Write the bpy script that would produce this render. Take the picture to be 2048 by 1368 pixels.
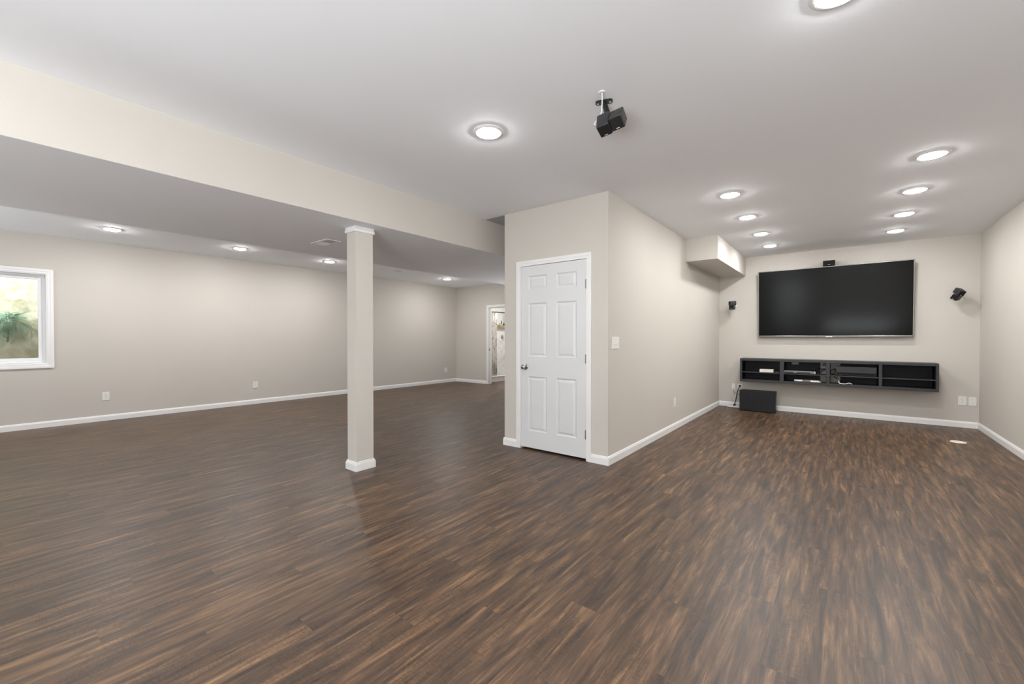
import bpy, bmesh, math, random
from mathutils import Vector, Matrix, Euler
random.seed(11)
PI = math.pi
for o in list(bpy.data.objects):
    bpy.data.objects.remove(o, do_unlink=True)
SC = bpy.context.scene
COL = SC.collection

# ------------------------------------------------------------------ measures (metres)
H = 2.69                      # ceiling
XL, XR = -8.757, 1.478        # left and right walls
YF, YB = 8.506, -5.0          # far and back walls
XC, XCL, YC = -1.806, -3.114, 3.811   # closet block: corner, left end, front
BX0, BX1, BZ = -5.25, -3.415, 2.302   # dropped beam
WY0, WY1, WZ0, WZ1 = -0.62, 0.585, 0.893, 2.148   # window opening (left wall)
DX0, DX1, DZ = -7.514, -6.75, 2.062   # bathroom doorway in the far wall

# ------------------------------------------------------------------ camera, world, lights, exposure
cam_d = bpy.data.cameras.new('camera')
cam = bpy.data.objects.new('camera', cam_d)
COL.objects.link(cam)
F_PX, YAW, PITCH, ROLL = 838.95, 0.6678, 0.0105, 0.0001
cam_d.sensor_width = 36.0
cam_d.lens = F_PX / 2048 * 36.0
cam_d.clip_start = 0.02
fw = Vector((-math.sin(YAW) * math.cos(PITCH), math.cos(YAW) * math.cos(PITCH), -math.sin(PITCH)))
rt = Vector((math.cos(YAW), math.sin(YAW), 0))
up = rt.cross(fw)
rot = Matrix((rt, up, -fw)).transposed().to_4x4()
cam.matrix_world = Matrix.Translation((0, 0, 1.2569)) @ rot
SC.camera = cam

w = bpy.data.worlds.new('sky')
SC.world = w
w.use_nodes = True
bg = w.node_tree.nodes['Background']
bg.inputs['Color'].default_value = (0.93, 0.97, 1.0, 1)
bg.inputs['Strength'].default_value = 11.0

LAMP_L = (190.0, 185.0, 325.0)   # radiance of the lamp lenses: middle room, dimmed media room, long left room
SC.view_settings.view_transform = 'Standard'
SC.view_settings.look = 'None'
SC.view_settings.exposure = 0.2
SC.view_settings.gamma = 1.0
SC.view_settings.use_curve_mapping = False
SC.cycles.use_denoising = True
SC.cycles.max_bounces = 10
SC.cycles.diffuse_bounces = 7
SC.cycles.glossy_bounces = 4
SC.cycles.sample_clamp_indirect = 4.0
SC.cycles.caustics_reflective = False
SC.cycles.caustics_refractive = False


def area(name, loc, target, sx, sy, power, color=(1, 1, 1)):
    d = bpy.data.lights.new(name, 'AREA')
    d.shape = 'RECTANGLE'
    d.size, d.size_y = sx, sy
    d.energy = power
    d.color = color
    o = bpy.data.objects.new(name, d)
    o.location = loc
    o.rotation_euler = (Vector(target) - Vector(loc)).to_track_quat('-Z', 'Y').to_euler()
    COL.objects.link(o)
    return o


# added fill lights, unseen behind the camera, turned up like a bounce flash
area('fill_light', (0.4, -2.7, 0.45), (0.4, -2.7, 2.69), 1.8, 2.2, 400, (0.92, 0.965, 1.0))
area('fill_light', (-7.0, -2.2, 0.45), (-7.0, -2.2, 2.69), 1.6, 1.6, 60, (0.92, 0.965, 1.0))
# and one more added fill light, hidden round the corner behind the closet
area('fill_light', (-4.6, 7.3, 0.5), (-5.2, 7.1, 2.69), 1.2, 1.2, 22, (1.0, 1.0, 1.0))


# ------------------------------------------------------------------ materials
def mat(name, color=(0.8, 0.8, 0.8), rough=0.5, metal=0.0, spec=0.5, bump=0.0, bscale=200.0, var=0.0, vscale=3.0, emit=0.0, coat=0.0):
    m = bpy.data.materials.new(name)
    m.use_nodes = True
    nt = m.node_tree
    b = nt.nodes['Principled BSDF']
    b.inputs['Base Color'].default_value = (*color, 1)
    b.inputs['Roughness'].default_value = rough
    b.inputs['Metallic'].default_value = metal
    b.inputs['Specular IOR Level'].default_value = spec
    b.inputs['Coat Weight'].default_value = coat
    if emit:
        b.inputs['Emission Color'].default_value = (*color, 1)
        b.inputs['Emission Strength'].default_value = emit
    tc = nt.nodes.new('ShaderNodeTexCoord')
    if var:
        n = nt.nodes.new('ShaderNodeTexNoise')
        n.inputs['Scale'].default_value = vscale
        n.inputs['Detail'].default_value = 4
        nt.links.new(tc.outputs['Object'], n.inputs['Vector'])
        r = nt.nodes.new('ShaderNodeValToRGB')
        r.color_ramp.elements[0].position = 0.3
        r.color_ramp.elements[1].position = 0.7
        r.color_ramp.elements[0].color = (*[c * (1 - var) for c in color], 1)
        r.color_ramp.elements[1].color = (*[min(1, c * (1 + var)) for c in color], 1)
        nt.links.new(n.outputs['Fac'], r.inputs['Fac'])
        nt.links.new(r.outputs['Color'], b.inputs['Base Color'])
    if bump:
        n = nt.nodes.new('ShaderNodeTexNoise')
        n.inputs['Scale'].default_value = bscale
        n.inputs['Detail'].default_value = 3
        nt.links.new(tc.outputs['Object'], n.inputs['Vector'])
        bp = nt.nodes.new('ShaderNodeBump')
        bp.inputs['Strength'].default_value = bump
        bp.inputs['Distance'].default_value = 0.002
        nt.links.new(n.outputs['Fac'], bp.inputs['Height'])
        nt.links.new(bp.outputs['Normal'], b.inputs['Normal'])
    return m


M = {}
M['wall'] = mat('beige_wall_paint', (0.60, 0.568, 0.524), 0.75, spec=0.25, bump=0.06, bscale=160, var=0.012, vscale=1.5)
M['ceiling'] = mat('white_ceiling_paint', (0.90, 0.92, 0.955), 0.85, spec=0.2, bump=0.05, bscale=120, var=0.008, vscale=0.8)
M['grey_panel'] = mat('grey_ceiling_panel', (0.46, 0.46, 0.475), 0.9, spec=0.1, var=0.02)
M['trim'] = mat('white_trim_paint', (0.86, 0.86, 0.86), 0.38, spec=0.45, var=0.01, vscale=6)
M['door'] = mat('white_door_paint', (0.72, 0.73, 0.745), 0.42, spec=0.45, var=0.01, vscale=5)
M['plastic_white'] = mat('white_plastic', (0.84, 0.83, 0.81), 0.35, var=0.01)
M['plastic_slot'] = mat('outlet_slot_grey', (0.25, 0.24, 0.23), 0.6, var=0.05)
for i, n_ in enumerate(('lens', 'lens_media', 'lens_left')):
    M[n_] = mat('lamp_' + n_, (1.0, 0.99, 0.975), 0.5, emit=LAMP_L[i])
M['lens_bath'] = mat('lamp_lens_bath', (1.0, 0.98, 0.95), 0.5, emit=520.0)
M['lens_off'] = mat('unlit_lamp_lens', (0.7, 0.7, 0.7), 0.5, var=0.02)
M['black'] = mat('black_plastic', (0.012, 0.012, 0.013), 0.38, bump=0.05, bscale=400, var=0.1)
M['black_cloth'] = mat('black_speaker_cloth', (0.016, 0.015, 0.015), 0.85, spec=0.2, bump=0.4, bscale=900, var=0.15, vscale=40)
M['grey_plastic'] = mat('dark_grey_speaker_plastic', (0.028, 0.028, 0.031), 0.42, bump=0.05, bscale=300, var=0.08)
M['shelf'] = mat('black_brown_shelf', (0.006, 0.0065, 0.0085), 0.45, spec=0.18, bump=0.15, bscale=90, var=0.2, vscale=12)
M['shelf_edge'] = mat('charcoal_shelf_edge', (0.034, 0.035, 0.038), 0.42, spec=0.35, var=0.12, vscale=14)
M['screen'] = mat('glossy_tv_screen', (0.006, 0.006, 0.006), 0.14, spec=0.09)
M['bezel'] = mat('brushed_bezel_metal', (0.24, 0.225, 0.21), 0.28, metal=1.0, var=0.05, vscale=20)
M['chrome'] = mat('satin_nickel', (0.55, 0.54, 0.52), 0.18, metal=1.0, var=0.03, vscale=20)
M['hinge'] = mat('dull_hinge_metal', (0.33, 0.33, 0.34), 0.4, metal=1.0, var=0.05)
M['silver'] = mat('silver_plastic', (0.72, 0.71, 0.67), 0.3, metal=0.3, var=0.03, vscale=30)
M['brown_dev'] = mat('taupe_device', (0.16, 0.13, 0.125), 0.35, var=0.06)
M['cream'] = mat('cream_box', (0.72, 0.70, 0.62), 0.4, var=0.02, vscale=12)
M['grey'] = mat('mid_grey_plastic', (0.2, 0.21, 0.22), 0.5, var=0.05)
M['greyblue'] = mat('pale_blue_grey_plate', (0.42, 0.46, 0.54), 0.5, var=0.04)
M['sub'] = mat('charcoal_vinyl', (0.012, 0.0135, 0.0165), 0.5, spec=0.25, bump=0.2, bscale=500, var=0.1, vscale=8)
M['cable_white'] = mat('white_cable', (0.8, 0.79, 0.77), 0.4, var=0.02)
M['cable_black'] = mat('black_cable', (0.012, 0.012, 0.012), 0.4, var=0.1)
M['cable_grey'] = mat('grey_cable', (0.34, 0.32, 0.29), 0.5, var=0.05)
M['disc'] = mat('cream_floor_cover', (0.80, 0.72, 0.60), 0.4, var=0.02, vscale=20)
M['vinyl'] = mat('white_vinyl_window', (0.86, 0.87, 0.88), 0.3, var=0.01)
M['frond'] = mat('fern_green', (0.25, 0.40, 0.28), 0.35, var=0.5, vscale=9)
M['stem'] = mat('fern_stem', (0.12, 0.16, 0.06), 0.6, var=0.2)
M['pot'] = mat('brown_pot', (0.15, 0.09, 0.05), 0.7, var=0.2, vscale=8)
M['dark_metal'] = mat('bronze_metal', (0.10, 0.075, 0.065), 0.35, metal=0.8, var=0.08)
M['gold'] = mat('woven_gold_caddy', (0.36, 0.29, 0.13), 0.5, var=0.4, vscale=25)
M['soil'] = mat('gravel_ground', (0.32, 0.29, 0.24), 0.9, bump=0.6, bscale=40, var=0.3, vscale=25)
M['concrete'] = mat('pale_patio_concrete', (0.42, 0.42, 0.42), 0.9, bump=0.2, bscale=40, var=0.1, vscale=3)


def glass_mat():
    m = bpy.data.materials.new('window_glass')
    m.use_nodes = True
    nt = m.node_tree
    nt.nodes.clear()
    out = nt.nodes.new('ShaderNodeOutputMaterial')
    mix = nt.nodes.new('ShaderNodeMixShader')
    fr = nt.nodes.new('ShaderNodeFresnel')
    fr.inputs['IOR'].default_value = 1.45
    tr = nt.nodes.new('ShaderNodeBsdfTransparent')
    tr.inputs['Color'].default_value = (0.96, 0.98, 0.97, 1)
    gl = nt.nodes.new('ShaderNodeBsdfGlossy')
    gl.inputs['Roughness'].default_value = 0.02
    nt.links.new(fr.outputs[0], mix.inputs[0])
    nt.links.new(tr.outputs[0], mix.inputs[1])
    nt.links.new(gl.outputs[0], mix.inputs[2])
    nt.links.new(mix.outputs[0], out.inputs['Surface'])
    return m


M['glass'] = glass_mat()

PLW, PLL = 0.152, 1.22


def plank_mat():
    """Dark walnut vinyl: every plank gets its own tone and its own run of grain from its place in the floor."""
    m = bpy.data.materials.new('walnut_vinyl_plank')
    m.use_nodes = True
    nt = m.node_tree
    N, L = nt.nodes, nt.links
    b = N['Principled BSDF']

    def math_(op, a, c=None, c2=None):
        n = N.new('ShaderNodeMath')
        n.operation = op
        for i, v in enumerate((a, c, c2)):
            if v is None:
                continue
            if isinstance(v, (int, float)):
                n.inputs[i].default_value = v
            else:
                L.new(v, n.inputs[i])
        return n.outputs[0]

    def noise(vec, scale, detail, rough=0.55, dist=0.0):
        n = N.new('ShaderNodeTexNoise')
        n.inputs['Scale'].default_value = scale
        n.inputs['Detail'].default_value = detail
        n.inputs['Roughness'].default_value = rough
        n.inputs['Distortion'].default_value = dist
        L.new(vec, n.inputs['Vector'])
        return n.outputs['Fac']

    def comb(x, y, z):
        n = N.new('ShaderNodeCombineXYZ')
        for i, v in enumerate((x, y, z)):
            if isinstance(v, (int, float)):
                n.inputs[i].default_value = v
            else:
                L.new(v, n.inputs[i])
        return n.outputs[0]

    def ramp(fac, stops):
        n = N.new('ShaderNodeValToRGB')
        e = n.color_ramp.elements
        e[0].position, e[0].color = stops[0][0], (*stops[0][1], 1)
        e[1].position, e[1].color = stops[-1][0], (*stops[-1][1], 1)
        for p, c in stops[1:-1]:
            x = e.new(p)
            x.color = (*c, 1)
        L.new(fac, n.inputs['Fac'])
        return n.outputs['Color']

    def mixc(fac, a, c, mode='MIX'):
        n = N.new('ShaderNodeMix')
        n.data_type = 'RGBA'
        n.blend_type = mode
        if isinstance(fac, (int, float)):
            n.inputs[0].default_value = fac
        else:
            L.new(fac, n.inputs[0])
        for i, v in ((6, a), (7, c)):
            if isinstance(v, tuple):
                n.inputs[i].default_value = (*v, 1)
            else:
                L.new(v, n.inputs[i])
        return n.outputs[2]

    geo = N.new('ShaderNodeNewGeometry')
    sep = N.new('ShaderNodeSeparateXYZ')
    L.new(geo.outputs['Position'], sep.inputs[0])
    X, Y = sep.outputs[0], sep.outputs[1]
    row = math_('FLOOR', math_('DIVIDE', math_('SUBTRACT', X, XL), PLW))
    off = math_('MULTIPLY', math_('FRACT', math_('MULTIPLY', row, 0.3819)), PLL)
    col_ = math_('FLOOR', math_('DIVIDE', math_('ADD', math_('SUBTRACT', Y, YB), off), PLL))
    wn = N.new('ShaderNodeTexWhiteNoise')
    wn.noise_dimensions = '2D'
    L.new(comb(row, col_, 0), wn.inputs['Vector'])
    rnd = wn.outputs['Value']
    shift = math_('MULTIPLY', rnd, 37.0)
    # long dark and tan streaks within each board
    v1 = comb(math_('ADD', math_('MULTIPLY', X, 1.0), shift), math_('ADD', math_('MULTIPLY', Y, 0.08), shift), shift)
    streak = noise(v1, 27.0, 7, 0.66, 0.45)
    v2 = comb(math_('ADD', X, shift), math_('ADD', math_('MULTIPLY', Y, 0.022), shift), 0)
    grain = noise(v2, 210.0, 6, 0.75, 0.25)
    v3 = comb(math_('ADD', math_('MULTIPLY', X, 0.35), shift), math_('MULTIPLY', Y, 1.0), shift)
    saw = noise(v3, 110.0, 3, 0.6, 1.2)
    v4 = comb(math_('ADD', math_('MULTIPLY', X, 0.9), shift), math_('MULTIPLY', Y, 0.35), shift)
    blotch = noise(v4, 6.0, 2, 0.5, 0.2)
    base = ramp(streak, [(0.33, FLOOR_C[0]), (0.43, FLOOR_C[1]), (0.53, FLOOR_C[2]), (0.62, FLOOR_C[3]), (0.73, FLOOR_C[4])])
    g = ramp(grain, [(0.32, (0.36, 0.34, 0.34)), (0.47, (0.95, 0.95, 0.95)), (0.75, (1.12, 1.1, 1.08))])
    base = mixc(0.85, base, g, 'MULTIPLY')
    s = ramp(saw, [(0.42, (0.55, 0.53, 0.52)), (0.53, (1, 1, 1)), (1.0, (1.1, 1.1, 1.1))])
    base = mixc(math_('MULTIPLY', math_('GREATER_THAN', blotch, 0.52), 0.6), base, s, 'MULTIPLY')
    tone = ramp(rnd, [(0.0, (0.93, 0.93, 0.94)), (0.5, (1.0, 0.99, 0.98)), (1.0, (1.07, 1.06, 1.04))])
    base = mixc(1.0, base, tone, 'MULTIPLY')
    L.new(base, b.inputs['Base Color'])
    rr = N.new('ShaderNodeMapRange')
    rr.inputs['To Min'].default_value = FLOOR_R[0]
    rr.inputs['To Max'].default_value = FLOOR_R[1]
    L.new(grain, rr.inputs['Value'])
    L.new(rr.outputs[0], b.inputs['Roughness'])
    b.inputs['Specular IOR Level'].default_value = FLOOR_S
    bp = N.new('ShaderNodeBump')
    bp.inputs['Strength'].default_value = 0.14
    bp.inputs['Distance'].default_value = 0.0015
    L.new(math_('ADD', grain, math_('MULTIPLY', saw, 0.3)), bp.inputs['Height'])
    L.new(bp.outputs['Normal'], b.inputs['Normal'])
    return m


FLOOR_C = [(0.032, 0.022, 0.017), (0.063, 0.039, 0.025), (0.105, 0.061, 0.036), (0.175, 0.101, 0.053), (0.33, 0.195, 0.098)]
FLOOR_R = (0.36, 0.48)
FLOOR_S = 0.5
M['plank'] = plank_mat()


def marble_mat(name, base, vein, scale, thresh=0.06):
    m = bpy.data.materials.new(name)
    m.use_nodes = True
    nt = m.node_tree
    N, L = nt.nodes, nt.links
    b = N['Principled BSDF']
    tc = N.new('ShaderNodeTexCoord')
    n = N.new('ShaderNodeTexNoise')
    n.inputs['Scale'].default_value = scale
    n.inputs['Detail'].default_value = 6
    n.inputs['Distortion'].default_value = 1.2
    L.new(tc.outputs['Object'], n.inputs['Vector'])
    a = N.new('ShaderNodeMath')
    a.operation = 'SUBTRACT'
    a.inputs[1].default_value = 0.5
    L.new(n.outputs['Fac'], a.inputs[0])
    c = N.new('ShaderNodeMath')
    c.operation = 'ABSOLUTE'
    L.new(a.outputs[0], c.inputs[0])
    r = N.new('ShaderNodeValToRGB')
    r.color_ramp.elements[0].position = 0.0
    r.color_ramp.elements[0].color = (*vein, 1)
    r.color_ramp.elements[1].position = thresh
    r.color_ramp.elements[1].color = (*base, 1)
    L.new(c.outputs[0], r.inputs['Fac'])
    L.new(r.outputs['Color'], b.inputs['Base Color'])
    b.inputs['Roughness'].default_value = 0.35
    return m


M['tile'] = marble_mat('pale_marble_tile', (0.80, 0.79, 0.77), (0.62, 0.61, 0.60), 1.6, 0.03)
M['curtain'] = marble_mat('marbled_curtain_fabric', (0.80, 0.78, 0.75), (0.42, 0.38, 0.36), 3.2, 0.035)
M['bath'] = mat('bath_wall_paint', (0.70, 0.69, 0.66), 0.6, var=0.01)


def stone_mat():
    m = mat('sandstone_well_liner', (0.68, 0.61, 0.45), 0.85, bump=0.9, bscale=9, var=0.3, vscale=6)
    nt = m.node_tree
    for n in nt.nodes:
        if n.type == 'BUMP':
            n.inputs['Distance'].default_value = 0.03
        if n.type == 'VALTORGB':
            n.color_ramp.elements[0].color = (0.50, 0.45, 0.31, 1)
            n.color_ramp.elements[1].color = (0.82, 0.79, 0.67, 1)
    return m


M['stone'] = stone_mat()


# ------------------------------------------------------------------ mesh helpers
class MB:
    """collects shapes into one mesh"""

    def __init__(s):
        s.bm = bmesh.new()

    def _add(s, bm2):
        me = bpy.data.meshes.new('t')
        bm2.to_mesh(me)
        bm2.free()
        s.bm.from_mesh(me)
        bpy.data.meshes.remove(me)
        return s

    def box(s, x0, x1, y0, y1, z0, z1, bev=0.0, seg=1, mtx=None):
        b = bmesh.new()
        bmesh.ops.create_cube(b, size=1)
        bmesh.ops.scale(b, vec=(x1 - x0, y1 - y0, z1 - z0), verts=b.verts)
        bmesh.ops.translate(b, vec=((x0 + x1) / 2, (y0 + y1) / 2, (z0 + z1) / 2), verts=b.verts)
        if bev:
            bmesh.ops.bevel(b, geom=b.edges[:], offset=bev, segments=seg, profile=0.5, affect='EDGES')
        if mtx:
            bmesh.ops.transform(b, matrix=mtx, verts=b.verts)
        return s._add(b)

    def lathe(s, prof, n=32, mtx=None, cap=True):
        b = bmesh.new()
        rings = []
        for r, z in prof:
            rings.append([b.verts.new((r * math.cos(2 * PI * i / n), r * math.sin(2 * PI * i / n), z)) for i in range(n)])
        for a, c in zip(rings, rings[1:]):
            for i in range(n):
                b.faces.new((a[i], a[(i + 1) % n], c[(i + 1) % n], c[i]))
        if cap:
            b.faces.new(list(reversed(rings[0])))
            b.faces.new(rings[-1])
        bmesh.ops.recalc_face_normals(b, faces=b.faces)
        if mtx:
            bmesh.ops.transform(b, matrix=mtx, verts=b.verts)
        return s._add(b)

    def prism(s, poly, axis, a0, a1, mtx=None):
        """poly: points in the plane across `axis` ((y,z) for x, (x,z) for y, (x,y) for z)"""
        b = bmesh.new()

        def P(p, a):
            return {'x': (a, p[0], p[1]), 'y': (p[0], a, p[1]), 'z': (p[0], p[1], a)}[axis]
        A = [b.verts.new(P(p, a0)) for p in poly]
        B = [b.verts.new(P(p, a1)) for p in poly]
        n = len(poly)
        for i in range(n):
            b.faces.new((A[i], A[(i + 1) % n], B[(i + 1) % n], B[i]))
        b.faces.new(A)
        b.faces.new(B)
        bmesh.ops.recalc_face_normals(b, faces=b.faces)
        if mtx:
            bmesh.ops.transform(b, matrix=mtx, verts=b.verts)
        return s._add(b)

    def tube(s, pts, r, n=8, smooth=4):
        P = [Vector(p) for p in pts]
        if smooth > 1 and len(P) > 2:
            Q = []
            for i in range(len(P) - 1):
                p0, p1, p2, p3 = P[max(i - 1, 0)], P[i], P[i + 1], P[min(i + 2, len(P) - 1)]
                for k in range(smooth):
                    t = k / smooth
                    Q.append(0.5 * ((2 * p1) + (p2 - p0) * t + (2 * p0 - 5 * p1 + 4 * p2 - p3) * t * t + (3 * p1 - p0 - 3 * p2 + p3) * t ** 3))
            Q.append(P[-1])
            P = Q
        b = bmesh.new()
        rings = []
        for i, p in enumerate(P):
            d = (P[min(i + 1, len(P) - 1)] - P[max(i - 1, 0)]).normalized()
            u = d.cross(Vector((0, 0, 1)))
            if u.length < 1e-3:
                u = d.cross(Vector((1, 0, 0)))
            u.normalize()
            v = d.cross(u)
            rings.append([b.verts.new(p + r * (math.cos(2 * PI * k / n) * u + math.sin(2 * PI * k / n) * v)) for k in range(n)])
        for a, c in zip(rings, rings[1:]):
            for k in range(n):
                b.faces.new((a[k], a[(k + 1) % n], c[(k + 1) % n], c[k]))
        b.faces.new(rings[0])
        b.faces.new(rings[-1])
        bmesh.ops.recalc_face_normals(b, faces=b.faces)
        return s._add(b)

    def build(s, name, m, parent=None, smooth=False, loc=None):
        """links the mesh; with loc the object's origin sits there (vertices are given in world space)"""
        me = bpy.data.meshes.new(name)
        if loc:
            bmesh.ops.translate(s.bm, vec=[-c for c in loc], verts=s.bm.verts)
        s.bm.to_mesh(me)
        s.bm.free()
        me.materials.append(m)
        if smooth:
            for p in me.polygons:
                p.use_smooth = True
            try:
                me.set_sharp_from_angle(angle=math.radians(35))
            except Exception:
                pass
        o = bpy.data.objects.new(name, me)
        COL.objects.link(o)
        if loc:
            o.location = loc
        if parent:
            o.parent = parent
            # children of a root placed at its own location keep world positions
            root_loc = parent.location.copy()
            p = parent.parent
            while p:
                root_loc += p.location
                p = p.parent
            if parent.get('_world'):
                o.location = Vector(o.location) - root_loc
        return o


def tag(o, label=None, cat=None, group=None, kind=None):
    for k, v in (('label', label), ('category', cat), ('group', group), ('kind', kind)):
        if v:
            o[k] = v
    return o


def empty(name, loc=(0, 0, 0), rot=(0, 0, 0)):
    o = bpy.data.objects.new(name, None)
    o.location = loc
    o.rotation_euler = rot
    o.empty_display_size = 0.1
    COL.objects.link(o)
    return o


def copy_tree(o, parent=None):
    c = o.copy()
    COL.objects.link(c)
    if parent:
        c.parent = parent
    for ch in o.children:
        copy_tree(ch, c)
    return c


def structure(o, label, cat):
    return tag(o, label, cat, None, 'structure')


# ------------------------------------------------------------------ room shell
T = 0.13
floor = MB().box(XL - T, XR + T, YB - T, YF + 3.1, -0.12, -0.005).build('floor', M['concrete'])
structure(floor, 'dark walnut plank floor running through the whole basement', 'floor')

ceil = MB().box(XL - T, XR + T, YB - T, YF + 3.1, H, H + 0.1).build('ceiling', M['ceiling'])
structure(ceil, 'smooth white ceiling over the whole basement', 'ceiling')
MB().box(BX1, XCL, YC, YF, H - 0.003, H - 0.0005).build('panel', M['grey_panel'], ceil)['label'] = 'darker grey ceiling patch beside the beam'  # thin sheet coloured a darker grey than the ceiling around it

wl = MB()
wl.box(XL - T, XL, YB - T, WY0, 0, H).box(XL - T, XL, WY1, YF + T, 0, H)
wl.box(XL - T, XL, WY0, WY1, 0, WZ0).box(XL - T, XL, WY0, WY1, WZ1, H)
structure(wl.build('wall_left', M['wall']), 'long beige wall with the window at its near end', 'wall')
wf = MB()
wf.box(XL, DX0 - 0.012, YF, YF + T, 0, H).box(DX1 + 0.012, XR + T, YF, YF + T, 0, H).box(DX0 - 0.012, DX1 + 0.012, YF, YF + T, DZ + 0.012, H)
structure(wf.build('wall_far', M['wall']), 'beige far wall behind the television and around the bathroom doorway', 'wall')
structure(MB().box(XR, XR + T, YB - T, YF, 0, H).build('wall_right', M['wall']), 'plain beige wall beside the media room', 'wall')
# back wall, behind the camera, with a wide glazed patio door
PX0, PX1, PZ1 = -2.3, -1.3, 2.32
wb = MB()
wb.box(XL, PX0, YB - T, YB, 0, H).box(PX1, XR, YB - T, YB, 0, H).box(PX0, PX1, YB - T, YB, PZ1, H)
structure(wb.build('wall_back', M['wall']), 'beige wall behind the viewer with the patio doors', 'wall')
# closet block
wc = MB()
LX0, LX1, LZ = -2.880, -2.040, 2.066
wc.box(XCL, LX0, YC, YC + 0.115, 0, H).box(LX1, XC, YC, YC + 0.115, 0, H).box(LX0, LX1, YC, YC + 0.115, LZ, H)
structure(wc.build('wall_closet_front', M['wall']), 'short beige wall holding the white six-panel door', 'wall')
structure(MB().box(XC - 0.115, XC, YC + 0.115, YF, 0, H).build('wall_closet_side', M['wall']), 'beige wall with the light switch, leading to the television', 'wall')
structure(MB().box(XCL, XCL + 0.115, YC + 0.115, YF, 0, H).build('wall_closet_left', M['wall']), 'beige side of the closet facing the long room', 'wall')

# dropped beam: beige face, white underside
bm_ = MB().box(BX0, BX1, YB, YF, BZ + 0.0008, H).build('ceiling_beam', M['wall'])
structure(bm_, 'long dropped beige beam crossing the ceiling above the column', 'beam')
MB().box(BX0 + 0.002, BX1 - 0.003, YB, YF, BZ, BZ + 0.0006).build('underside_panel', M['ceiling'], bm_)['label'] = 'white underside of the beam'
structure(MB().box(XC, -1.378, 6.384, YF, 2.362, H).build('corner_beam', M['wall']), 'beige boxed soffit in the ceiling corner left of the television', 'beam')


# baseboards: ogee-topped board swept along straight runs
def base_run(name, p0, p1, nrm, label, e0=0.0, e1=0.0):
    """p0->p1 along the wall, nrm points into the room; e0/e1 lengthen the ends (outside mitres)"""
    p0, p1, nrm = Vector((*p0, 0)), Vector((*p1, 0)), Vector((*nrm, 0))
    d = (p1 - p0).normalized()
    p0, p1 = p0 - d * e0, p1 + d * e1
    prof = [(0, 0), (0.014, 0), (0.014, 0.062), (0.0115, 0.069), (0.009, 0.078), (0.005, 0.086), (0, 0.086)]
    b = bmesh.new()
    A = [b.verts.new(p0 + nrm * t + Vector((0, 0, z))) for t, z in prof]
    B = [b.verts.new(p1 + nrm * t + Vector((0, 0, z))) for t, z in prof]
    n = len(prof)
    for i in range(n):
        b.faces.new((A[i], A[(i + 1) % n], B[(i + 1) % n], B[i]))
    b.faces.new(A)
    b.faces.new(B)
    bmesh.ops.recalc_face_normals(b, faces=b.faces)
    mb = MB()
    mb._add(b)
    return structure(mb.build(name, M['trim']), label, 'baseboard')


base_run('baseboard_left', (XL, YB), (XL, YF), (1, 0), 'white baseboard along the long left wall')
base_run('baseboard_far', (XL, YF), (DX0 - 0.076, YF), (0, -1), 'short white baseboard left of the bathroom doorway', -0.014)
base_run('baseboard_tv', (XC, YF), (XR, YF), (0, -1), 'white baseboard under the television', -0.014, -0.014)
base_run('baseboard_right', (XR, YB), (XR, YF), (-1, 0), 'white baseboard along the right wall')
base_run('baseboard_closet_side', (XC, YC), (XC, YF), (1, 0), 'white baseboard running from the closet corner to the television wall', 0.014)
base_run('baseboard_closet_right', (-1.984, YC), (XC, YC), (0, -1), 'short white baseboard right of the closet door', 0, 0.0)
base_run('baseboard_closet_left', (XCL, YC), (-2.934, YC), (0, -1), 'short white baseboard left of the closet door', 0.0, 0)
base_run('baseboard_closet_back', (XCL, YC), (XCL, YF), (-1, 0), 'white baseboard on the hidden side of the closet', 0.014)

# wrapped column
CX, CY = -3.647, 2.266
colm = MB().box(CX - 0.076, CX + 0.076, CY - 0.090, CY + 0.090, 0, BZ).build('column', M['wall'])
structure(colm, 'square beige column with white trim under the beam', 'column')
bt = MB()
for (x0, x1, y0, y1) in ((CX - 0.092, CX + 0.092, CY - 0.106, CY + 0.106),):
    bt.box(x0, x1, y0, y1, 0, 0.066, 0.002).box(x0 + 0.003, x1 - 0.003, y0 + 0.003, y1 - 0.003, 0.066, 0.076, 0.003).box(x0 + 0.008, x1 - 0.008, y0 + 0.008, y1 - 0.008, 0.076, 0.088, 0.003)
bt.build('base_trim', M['trim'], colm)['label'] = 'white base trim'
ct = MB()
ct.box(CX - 0.090, CX + 0.090, CY - 0.104, CY + 0.104, BZ - 0.052, BZ - 0.022, 0.002)
ct.box(CX - 0.086, CX + 0.086, CY - 0.100, CY + 0.100, BZ - 0.022, BZ - 0.001, 0.002)
ct.build('cap_trim', M['trim'], colm)['label'] = 'white cap trim'


# ------------------------------------------------------------------ floor planks
def project(p):
    d = Vector(p) - Vector((0, 0, 1.2569))
    z = d.dot(fw)
    if z < 0.15:
        return None
    return (1024 + F_PX * d.dot(rt) / z, 684 - F_PX * d.dot(up) / z)


def plank_bm(b, x0, x1, y0, y1):
    g, c, zt, zb = 0.00003, 0.0002, 0.0, -0.004
    x0, x1, y0, y1 = x0 + g, x1 - g, y0 + g, y1 - g
    lo = [b.verts.new(v) for v in ((x0, y0, zb), (x1, y0, zb), (x1, y1, zb), (x0, y1, zb))]
    md = [b.verts.new(v) for v in ((x0, y0, zt - c), (x1, y0, zt - c), (x1, y1, zt - c), (x0, y1, zt - c))]
    tp = [b.verts.new(v) for v in ((x0 + c, y0 + c, zt), (x1 - c, y0 + c, zt), (x1 - c, y1 - c, zt), (x0 + c, y1 - c, zt))]
    for a, e in ((lo, md), (md, tp)):
        for i in range(4):
            b.faces.new((a[i], a[(i + 1) % 4], e[(i + 1) % 4], e[i]))
    b.faces.new(tp)


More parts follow.
